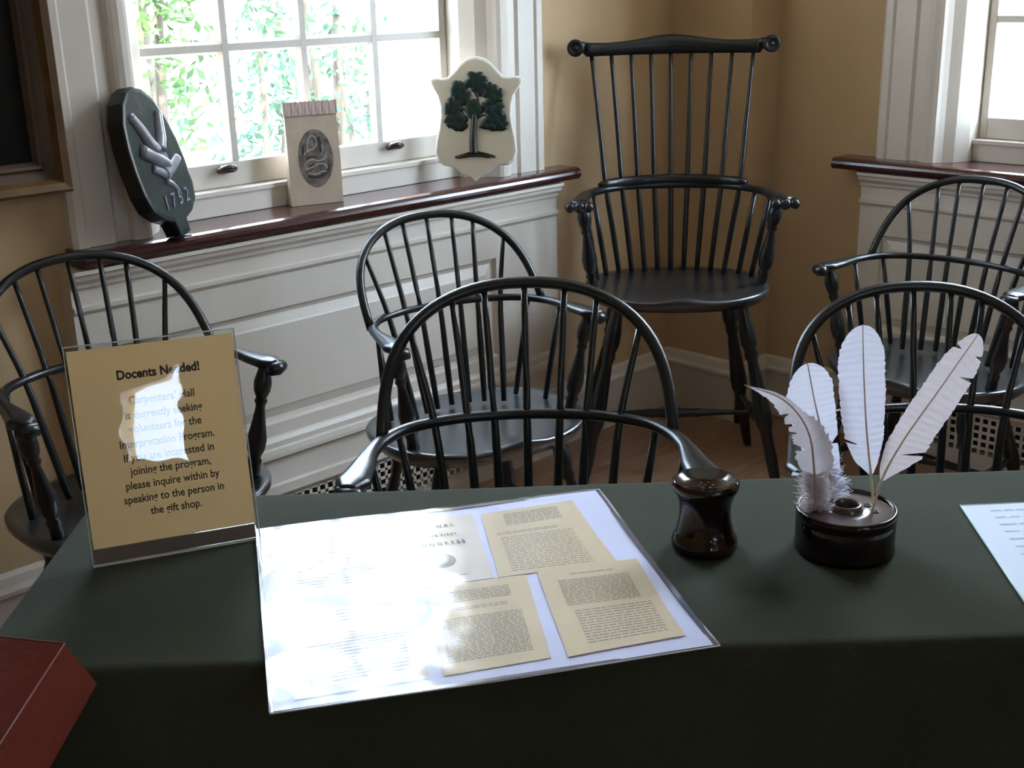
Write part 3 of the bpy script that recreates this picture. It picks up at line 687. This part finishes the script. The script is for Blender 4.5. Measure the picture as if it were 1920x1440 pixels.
def quill(name, label, pts, wl, wr, m_, mr, t0, seed, ysag=(0, 0), splits=(), fluff=0, ragged=.0, curlL=0, curlR=0, tw=0):
    """pts: rachis in the inkwell's frame (x right, y away, z up); wl / wr: vane half widths along t (left/right)."""
    root = empty(name, (*IK, TZ), FR); tag(root, label, 'feather quill', 'feather quills in the inkwell')
    sp = smooth_path(pts, 14); N = len(sp)-1; rnd = random.Random(seed)
    mb = MB(); mb.tube(sp, [.0020*(1-.85*(i/N)**.6)+.0003 for i in range(N+1)], None, 8); mb.obj('quill_shaft', mr, root)
    M2 = 150
    def at(t):
        f = t*N; i = min(int(f), N-1); return sp[i].lerp(sp[i+1], f-i), (sp[i+1]-sp[i]).normalized()
    for side, tab, curl in ((-1, wl, curlL), (1, wr, curlR)):
        mb = MB(); vs = []; K = 7; skip = set()
        jag = 0
        for j in range(M2+1):
            t = t0+(1-t0)*j/M2; p, d = at(min(t, .9999)); n_ = V((0, -1, 0)).cross(d).normalized()*(-side)
            n_ = n_ if n_.dot(V((side, 0, 0))) > 0 or abs(n_.x) < .3 else n_
            s = (t-t0)/(1-t0); wdt = lerp_tab(tab, s)
            jag = jag*.6+rnd.uniform(-1, 1)*.4
            wdt *= 1+jag*(.05+ragged)+.04*((j % 9)/9-.5)
            if s > .72: wdt *= math.sqrt(max(0, 1-((s-.72)/.28)**2.2))
            ang_ = .55*(1-s**3)
            for (sd, sc_, wd_, dp) in splits:
                if sd == side:
                    e = abs(s-sc_)/wd_
                    if e < 1: wdt *= 1-dp*(1-e)
            for k in range(K+1):
                f = k/K; q_ = p+n_*wdt*f+d*wdt*ang_*f*(1-.25*s*f)
                q_ = q_+V((0, 1, 0))*(curl*wdt*f*f+tw*side*wdt*f)
                if k: q_ = q_+V((0, -1, 0))*.0003*sin(j*.9+k)
                vs.append(q_)
        fs = [(j*(K+1)+k, j*(K+1)+k+1, (j+1)*(K+1)+k+1, (j+1)*(K+1)+k) for j in range(M2) for k in range(K)]
        mb.add(vs, fs, None, True); o = mb.obj('vane', m_, root)
    if fluff:      # downy barbs near the foot of the vane
        mb = MB()
        for i in range(fluff):
            t = t0-.14+rnd.random()*.30; p, d = at(max(t, .02)); s = rnd.choice((-1, 1)); Ln = rnd.uniform(.010, .026)
            a = V((s*rnd.uniform(.5, 1), rnd.uniform(-.5, .5), rnd.uniform(-.2, .7))).normalized()
            q1 = p+a*Ln*.5+V((rnd.uniform(-1, 1), rnd.uniform(-1, 1), rnd.uniform(-1, 1)))*.003; q2 = p+a*Ln+V((rnd.uniform(-1, 1), rnd.uniform(-1, 1), rnd.uniform(-1, 1)))*.006
            w_ = V((0, 0, .0005)); mb.add([p-w_, p+w_, q1+w_*1.4, q1-w_*1.4, q2+w_*.4, q2-w_*.4], [(0, 1, 2, 3), (3, 2, 4, 5)])
        mb.obj('down', m_, root)
# tall straight quill
quill('feather_quill', 'tallest upright white quill with rounded tip, centre of the inkwell group',
      [(.034, -.006, .050), (.030, .004, .098), (.023, .012, .155), (.016, .016, .225), (.0105, .018, .293)],
      [(0, .003), (.06, .018), (.2, .027), (.5, .0315), (.72, .0315), (1, .029)],
      [(0, .003), (.06, .010), (.2, .020), (.5, .026), (.75, .027), (1, .025)], FEATH, QUILL, .26, 3,
      splits=((-1, .21, .010, .75),))
quill('feather_quill', 'broad cream quill leaning far right with a notched tip',
      [(.027, -.012, .042), (.0405, -.004, .095), (.066, .002, .146), (.104, .006, .206), (.150, .010, .280)],
      [(0, .002), (.06, .009), (.2, .017), (.5, .021), (.8, .022), (1, .020)],
      [(0, .003), (.08, .022), (.18, .034), (.4, .033), (.7, .030), (1, .028)], FEATH2, QUILL, .25, 5,
      splits=((1, .22, .018, .8), (1, .78, .013, .55), (-1, .90, .014, .6), (1, .90, .010, .4)))
quill('feather_quill', 'short white quill with round tip, between the curled one and the tallest',
      [(-.010, .026, .050), (-.014, .030, .085), (-.024, .034, .135), (-.037, .036, .185), (-.050, .036, .240)],
      [(0, .003), (.1, .018), (.3, .030), (.6, .036), (.8, .032), (1, .028)],
      [(0, .004), (.1, .014), (.3, .017), (.6, .024), (.8, .027), (1, .027)], FEATH, QUILLP, .18, 8,
      splits=((1, .34, .03, .5),), fluff=260)
quill('feather_quill', 'ragged curled quill drooping to the left over the inkwell rim',
      [(-.040, 0, .052), (-.042, -.004, .085), (-.047, -.008, .125), (-.054, -.010, .160), (-.070, -.012, .190), (-.096, -.014, .214), (-.138, -.016, .231)],
      [(0, .004), (.15, .016), (.3, .022), (.5, .022), (.7, .016), (.88, .008), (1, .001)],
      [(0, .012), (.15, .026), (.3, .026), (.45, .018), (.6, .007), (.8, .004), (1, .001)], FEATH3, QUILLP, .10, 11,
      splits=((-1, .33, .03, .7), (-1, .55, .02, .6), (-1, .66, .02, .5), (-1, .47, .015, .5)), fluff=420, ragged=.16, curlR=.5)

# ------------------------------------------------------------ red book at the front left corner
bk = empty('red_book', (.455, 1.105, TZ+.0008), 0)
tag(bk, 'thick dark red leather-bound book at the front left corner of the table', 'book')
a0 = V((.440, 1.145)); eL = (V((.397, 1.213))-a0).normalized(); eN = (V((.318, 1.016))-a0).normalized()
mb = MB()
O2 = a0-V((.455, 1.105)); zt_ = .052
def q4(g, z): return [(*(O2+eL*(-g)+eN*(-g*.4)), z), (*(O2+eL*.34+eN*(-g*.4)), z), (*(O2+eL*.34+eN*.30), z), (*(O2+eL*(-g)+eN*.30), z)]
B_ = q4(.028, 0); T_ = q4(0, zt_)
mb.add(B_+T_, [(0, 1, 2, 3), (7, 6, 5, 4), (0, 1, 5, 4), (1, 2, 6, 5), (2, 3, 7, 6), (3, 0, 4, 7)]); mb.obj('cover', REDL, bk, .002)
mb = MB(); mb.tube([T_[0], T_[3]], .0011, None, 6); mb.tube([T_[0], T_[1]], .0007, None, 6); mb.obj('pale_edge_line', REDE, bk)  # thin paler line along two top edges of the cover

# ------------------------------------------------------------ things on the left window sill
SZ = .9148
# kraft bag with an oval engraving
bag = empty('paper_bag', (1.835, 2.617, SZ), R(-17)); tag(bag, 'small kraft paper bag with a dark oval engraving, on the sill before the window', 'bag')
bw_, bh, bd = .070, .262, .040
mb = MB(); z1 = bh-.030
vs = [(-bw_, 0, 0), (bw_, 0, 0), (bw_, bd, 0), (-bw_, bd, 0), (-bw_, .001, z1*.5), (bw_, .001, z1*.5), (bw_-.003, bd*.72, z1*.5), (-bw_+.003, bd*.72, z1*.5),
      (-bw_+.001, .010, z1), (bw_-.001, .010, z1), (bw_-.001, .016, z1), (-bw_+.001, .016, z1)]
mb.add(vs, [(0, 1, 5, 4), (1, 2, 6, 5), (2, 3, 7, 6), (3, 0, 4, 7), (4, 5, 9, 8), (5, 6, 10, 9), (6, 7, 11, 10), (7, 4, 8, 11), (0, 3, 2, 1)]); mb.obj('bag_body', KRAFT, bag)
mb = MB(); n_ = 24; vs = []
for j, (y, z) in enumerate([(.016, z1-.006), (.006, z1-.004), (.0065, z1+.010), (.009, bh)]):
    for i in range(n_+1):
        x = -bw_-.001+(2*bw_+.002)*i/n_; vs.append((x, y+.0008*sin(i*2.2+j), z+(.0012*(-1)**i if j == 3 else 0)))
mb.add(vs, [(j*(n_+1)+i, j*(n_+1)+i+1, (j+1)*(n_+1)+i+1, (j+1)*(n_+1)+i) for j in range(3) for i in range(n_)]); 
mb.obj('folded_top', mat('pinkish_kraft', (.56, .43, .38), .8, .2), bag)
def onbag(x, z, off=.0012): 
    y = .001 if z < z1*.5 else .001+.009*(z-z1*.5)/(z1*.5)
    return (x, y-off, z)
cxo, czo, ra, rb_ = .004, .118, .046, .074
mb = MB(); r2_ = [(cxo+ra*cos(2*pi*k/48)*f, czo+rb_*sin(2*pi*k/48)*f) for f in (1, .75, .5, .25) for k in range(48)]
mb.add([onbag(x, z) for x, z in r2_], [(i*48+k, i*48+(k+1) % 48, (i+1)*48+(k+1) % 48, (i+1)*48+k) for i in range(3) for k in range(48)]+[tuple(3*48+k for k in range(48))], None)
ov_ = mb.obj('oval_engraving', INKP, bag)
mb = MB()
def stroke(pts, w_, off=.0022):
    P = smooth_path([(x, 0, z) for x, z in pts], 5)
    for a, b in zip(P, P[1:]):
        d = (b-a).normalized(); nn = V((-d.z, 0, d.x))*w_/2
        mb.add([onbag(a.x+nn.x, a.z+nn.z, off), onbag(b.x+nn.x, b.z+nn.z, off), onbag(b.x-nn.x, b.z-nn.z, off), onbag(a.x-nn.x, a.z-nn.z, off)], [(0, 1, 2, 3)])
for pts, w_ in (([(-.016, .160), (-.010, .172), (.0, .176), (.008, .164), (.006, .150), (-.004, .142), (-.020, .138), (-.028, .128)], .0030), ([(-.016, .160), (-.018, .146), (-.014, .136)], .003),
                ([(.022, .152), (.024, .138), (.018, .128)], .0026), ([(-.026, .108), (-.010, .116), (.012, .112), (.028, .118), (.030, .126)], .0035),
                ([(-.024, .092), (-.006, .098), (.010, .104), (.028, .100), (.032, .090)], .0035), ([(-.024, .092), (-.028, .104), (-.024, .110)], .003), ([(-.020, .082), (0, .078), (.018, .084), (.030, .082)], .003)):
    stroke(pts, w_)
mb.obj('engraved_lines', mat('pale_engraving', (.40, .36, .32), .7), ov_)
mb = MB()
for pts, w_ in (([(.014, .172), (.018, .156), (.016, .142), (.022, .128)], .008), ([(-.022, .118), (-.008, .124), (.006, .120)], .005), ([(-.016, .098), (.0, .104)], .007), ([(-.022, .074), (0, .070), (.020, .074), (.034, .086), (.038, .100)], .008), ([(-.030, .130), (-.028, .152)], .006)):
    stroke(pts, w_, .0018)
mb.obj('engraved_shade', mat('dark_engraving', (.035, .028, .026), .7), ov_)

# shield with a tree in relief
sh = empty('tree_shield', (2.343, 2.560, SZ), R(-45)); tag(sh, 'cream shield plaque with a dark green tree in relief, on the sill beside the window', 'plaque')
def shp(pxs): return [((x-545)*.000288, (1330-y)*.000288) for x, y in pxs]   # traced outline, true size .25 x .35 m
outl = [(545, 1330), (500, 1290), (400, 1250), (330, 1185), (240, 1170), (185, 1130), (155, 1050), (165, 950), (195, 830), (215, 700), (215, 590), (190, 490), (150, 420), (128, 370), (130, 335), (180, 328), (240, 335), (300, 325),
        (360, 270), (420, 200), (490, 150), (580, 132), (660, 150), (730, 200), (790, 270), (840, 325), (900, 332), (970, 325), (1015, 335), (1022, 380), (990, 430), (940, 500), (915, 590), (910, 700), (925, 820), (950, 940), (960, 1050), (930, 1130), (880, 1175), (800, 1180), (750, 1195), (690, 1250), (600, 1285)]
ol = shp(outl); tl = R(9)
def SP(x, z, d=0): return (x, z*sin(tl)-d*cos(tl), z*cos(tl)+d*sin(tl))
def shplate(ol, insets, m):
    mb = MB(); n = len(ol); c = (0, .16); vs = []
    for sc_, d in insets: vs += [SP(c[0]+(x-c[0])*sc_, c[1]+(z-c[1])*sc_, d) for x, z in ol]
    fs = [(i*n+k, i*n+(k+1) % n, (i+1)*n+(k+1) % n, (i+1)*n+k) for i in range(len(insets)-1) for k in range(n)]
    fs += [tuple(range(n)), tuple((len(insets)-1)*n+k for k in range(n))]; mb.add(vs, fs); return mb
shplate(ol, [(1, 0), (1, .014), (.985, .018), (.955, .019)], m).obj('edge_board', SHE, sh)
shplate(ol, [(.953, .0185), (.953, .0198)], m).obj('face', SHC, sh)
def blobs(cs, d0, h, m, nm, seed=1):
    mb = MB(); rnd = random.Random(seed)
    for (px_, py_, rp) in cs:
        (x, z), = shp([(px_, py_)]); r = rp*.000415; n = 14
        ph = rnd.random()*6; rr = [r*(1+.16*sin(3*2*pi*k/n+ph)+rnd.uniform(-.1, .1)) for k in range(n)]
        vs = []
        for f, hh in ((1, 0), (.92, h*.6), (.6, h), ): vs += [SP(x+rr[k]*f*cos(2*pi*k/n), z+rr[k]*f*sin(2*pi*k/n), d0+hh) for k in range(n)]
        vs.append(SP(x, z, d0+h*1.1))
        fs = [(i*n+k, i*n+(k+1) % n, (i+1)*n+(k+1) % n, (i+1)*n+k) for i in range(2) for k in range(n)]+[(2*n+k, 2*n+(k+1) % n, 3*n) for k in range(n)]
        mb.add(vs, fs, None, True)
    return mb.obj(nm, m, sh)
em = bpy.data.objects
cs = [(545, 330, 42), (590, 345, 46), (640, 355, 34), (520, 385, 42), (580, 400, 55), (645, 400, 36), (610, 445, 46), (380, 430, 46), (430, 420, 44), (360, 470, 34), (400, 500, 54), (450, 470, 40), (460, 530, 50), (430, 555, 36),
      (700, 440, 38), (750, 470, 44), (795, 490, 34), (690, 490, 44), (740, 530, 55), (700, 570, 40), (790, 545, 30), (330, 570, 40), (370, 580, 44), (310, 625, 44), (360, 640, 52), (400, 620, 34), (290, 730, 32), (330, 720, 48), (390, 715, 50), (430, 740, 40), (360, 780, 44), (425, 790, 38), (300, 770, 26),
      (520, 590, 40), (560, 610, 50), (530, 650, 52), (590, 640, 36), (800, 610, 32), (770, 650, 50), (700, 640, 40), (740, 690, 52), (800, 680, 32), (700, 740, 50), (770, 745, 52), (820, 740, 36), (650, 790, 36), (720, 800, 38), (800, 795, 44), (845, 780, 26), (640, 610, 30), (560, 680, 40)]
blobs(cs, .019, .006, TREEG, 'tree_foliage')
mb = MB()
def strip(pxs, r0, r1):
    P = smooth_path([SP(*shp([p])[0], .0205) for p in pxs], 5); N = len(P)-1
    mb.tube(P, [r0+(r1-r0)*i/N for i in range(N+1)], None, 8)
strip([(535, 1060), (530, 960), (535, 860), (545, 760), (550, 690)], .0115, .0080); strip([(548, 740), (500, 680), (470, 640)], .003, .002); strip([(548, 740), (620, 700), (690, 690)], .003, .002)
strip([(550, 690), (590, 560), (560, 480), (540, 440)], .003, .002); strip([(350, 1092), (440, 1065), (540, 1045), (640, 1062), (745, 1095)], .0030, .0030); strip([(380, 1090), (540, 1075), (700, 1092)], .0045, .0045)
mb.obj('tree_trunk', TRUNKM, sh)

# green fire-mark plaque leaning back against the sash
pl = empty('dated_plaque', (1.362, 2.532, SZ), R(30)); tag(pl, 'thick dark green oval-topped plaque dated 1752 with silvered relief, left end of the sill', 'plaque')
tl2 = R(10); 
def PP(x, z, d=0):
    xx = x-z*.17; z *= 1.06; d *= .85; return (xx, z*sin(tl2)-d*cos(tl2), z*cos(tl2)+d*sin(tl2)+.001)
oval = [(-.020, .0), (.022, .0), (.026, .030), (.060, .042), (.092, .066), (.103, .100), (.105, .150), (.100, .200), (.086, .250), (.060, .290), (.030, .312), (0, .320), (-.030, .312), (-.060, .290), (-.086, .250), (-.100, .200), (-.105, .150), (-.103, .100), (-.092, .066), (-.060, .042), (-.026, .030)]
def plate(ol, ins, m_, nm):
    mb = MB(); n = len(ol); vs = []
    for sc_, d in ins: vs += [PP(x*sc_, .17+(z-.17)*sc_, d) for x, z in ol]
    mb.add(vs, [(i*n+k, i*n+(k+1) % n, (i+1)*n+(k+1) % n, (i+1)*n+k) for i in range(len(ins)-1) for k in range(n)]+[tuple(range(n)), tuple((len(ins)-1)*n+k for k in range(n))]); return mb.obj(nm, m_, pl)
plate(oval, [(1, 0), (1, .040)], BLACKI, 'back_board')
plate(oval, [(.99, .0402), (.985, .046), (.93, .0475)], GREENL, 'face')
mb = MB()
def rel(pts, r):
    P = smooth_path([PP(x, z, .048) for x, z in pts], 5); N = len(P)-1
    mb.tube(P, [r[0]+(r[1]-r[0])*i/N for i in range(N+1)], None, 10)
# clasped hands in relief: four forearms crossing, knuckles, cuffs
for pts, r in (([(-.055, .262), (-.035, .235), (-.020, .205), (-.005, .185)], (.011, .016)), ([(.055, .262), (.042, .235), (.028, .205), (.010, .185)], (.011, .016)),
               ([(-.060, .190), (-.035, .178), (-.005, .165), (.02, .150)], (.016, .014)), ([(.066, .160), (.045, .150), (.020, .140), (-.005, .135)], (.012, .015)),
               ([(-.040, .150), (-.018, .140), (.008, .128)], (.010, .012)), ([(-.006, .118), (.012, .110), (.026, .094), (.030, .084)], (.008, .004))):
    rel(pts, r)
for i in range(4): rel([(-.018+.012*i, .196-.004*i), (-.010+.012*i, .176-.004*i)], (.006, .006))
mb.obj('clasped_hands_relief', LEADG, pl)
bpy.context.view_layer.update()
for i, ch in enumerate('1752'):
    x = -.045+.030*i; p = PP(x+.006, .060+.002*i, .0478)
    text('date_numeral', ch, .046, pl, p, (pi/2-tl2, 0, 0), LEADG, depth=.003, bold=.0002, xs=.85)
mb = MB(); mb.tube([PP(-.012, .0, .020), (0-.006, -.030, .004), (.004, -.050, .005)], [(.016, .006), (.015, .004), (.012, .003)], None, 8); mb.obj('foot', BLACKI, pl)

# ------------------------------------------------------------ garden outside
mb = MB(); mb.box((-30, WY+WT+.05, -1.3), (45, 60, -1.2)); mb.box((DX+WT+.05, -30, -1.3), (45, WY+WT+.05, -1.2)); gr = mb.obj('ground', PAVE, kind='structure')
def bush(name, label, cat, loc, size, n, leaf, m_, stems, seed, group=None, lumps=7):
    rnd = random.Random(seed); root = empty(name, loc); tag(root, label, cat, group)
    cs = [(V((rnd.uniform(-1, 1)*size[0]*.55, rnd.uniform(-1, 1)*size[1]*.55, size[2]*rnd.uniform(.25, .85))), rnd.uniform(.30, .55)) for _ in range(lumps)]
    vs = []; fs = []
    for i in range(n):
        c, k = rnd.choice(cs); u = V((rnd.gauss(0, 1), rnd.gauss(0, 1), rnd.gauss(0, 1))).normalized()*rnd.random()**.35
        p = c+V((u.x*size[0]*k, u.y*size[1]*k, u.z*size[2]*k*.6))
        a = V((rnd.gauss(0, 1), rnd.gauss(0, 1), rnd.gauss(0, 1))).normalized(); b = a.cross(V((rnd.gauss(0, 1), rnd.gauss(0, 1), 1))).normalized()
        L1 = leaf*rnd.uniform(.7, 1.3); o = len(vs)
        vs += [p-a*L1, p-b*L1*.42-a*.15*L1, p+a*L1, p+b*L1*.42-a*.15*L1]; fs.append((o, o+1, o+2, o+3))
    mb = MB(); mb.add(vs, fs); mb.obj('foliage', m_, root)
    mb = MB()
    for c, k in cs[:stems]: mb.tube(smooth_path([(c.x*.1, c.y*.1, 0), (c.x*.5, c.y*.5, c.z*.6), c], 4), [.05*size[2]/3*(1-.08*i) for i in range(9)], None, 6)
    mb.obj('stem', BARK, root)
bush('garden_tree', 'leafy yellow-green tree seen through the upper left window panes', 'tree', (4.55, 8.6, -1.2), (.85, .7, 4.4), 1000, .058, LEAF2, 4, 2, None, 6)
bush('garden_shrub', 'dark green shrub outside the second pane column of the left window', 'shrub', (5.15, 7.9, -1.2), (.42, .4, 2.9), 560, .047, LEAF, 5, 3)
bush('garden_shrub', 'loose green shrub low outside, behind the top of the kraft bag', 'shrub', (6.35, 8.3, -1.2), (.55, .5, 2.6), 420, .047, LEAF, 5, 4)
bush('garden_shrub', 'small green shrub outside behind the dated plaque', 'shrub', (4.25, 7.2, -1.2), (.45, .4, 2.2), 300, .045, LEAF, 4, 5)
bush('garden_tree', 'tall thin-leaved tree outside the third pane column of the left window', 'tree', (7.0, 9.6, -1.2), (1.0, .8, 5.0), 800, .062, LEAF, 5, 6, None, 8)
# white porch post and rail outside, right panes
pc = empty('porch_column', (4.93, 6.05, -1.2)); tag(pc, 'grey porch column on a white pedestal outside the right-hand panes', 'column')
mb = MB(); mb.lathe([(.10, 2.05), (.10, 2.09), (.070, 2.11), (.066, 2.16), (.060, 4.2), (.10, 4.26), (.10, 4.4)], n=24); mb.obj('shaft', OUTG, pc)
mb = MB(); mb.box((-.12, -.12, 0), (.12, .12, 2.02)); mb.box((-.14, -.14, 1.99), (.14, .14, 2.05)); mb.obj('pedestal', OUTW, pc)
# neighbouring pale building seen through the right-hand window
nb = empty('neighbouring_building', (11.5, 1.0, -1.2)); tag(nb, 'pale building across the street, seen through the right-hand window', 'building')
mb = MB(); mb.box((0, -6, 0), (4, 9, 7)); mb.obj('wall', mat('pale_stone', (.75, .72, .68), .9), nb)
for yy in (-3.4, -1.2, 1.0, 3.2, 5.4):
    for zz in (1.6, 4.4): 
        f = MB(); f.box((-.05, yy-.5, zz), (.02, yy+.5, zz+1.7)); fo = f.obj('window', OUTW, nb); g = MB(); g.box((-.07, yy-.4, zz+.1), (-.045, yy+.4, zz+1.6)); g.obj('pane', mat('pale_blind', (.5, .5, .5), .5), fo)
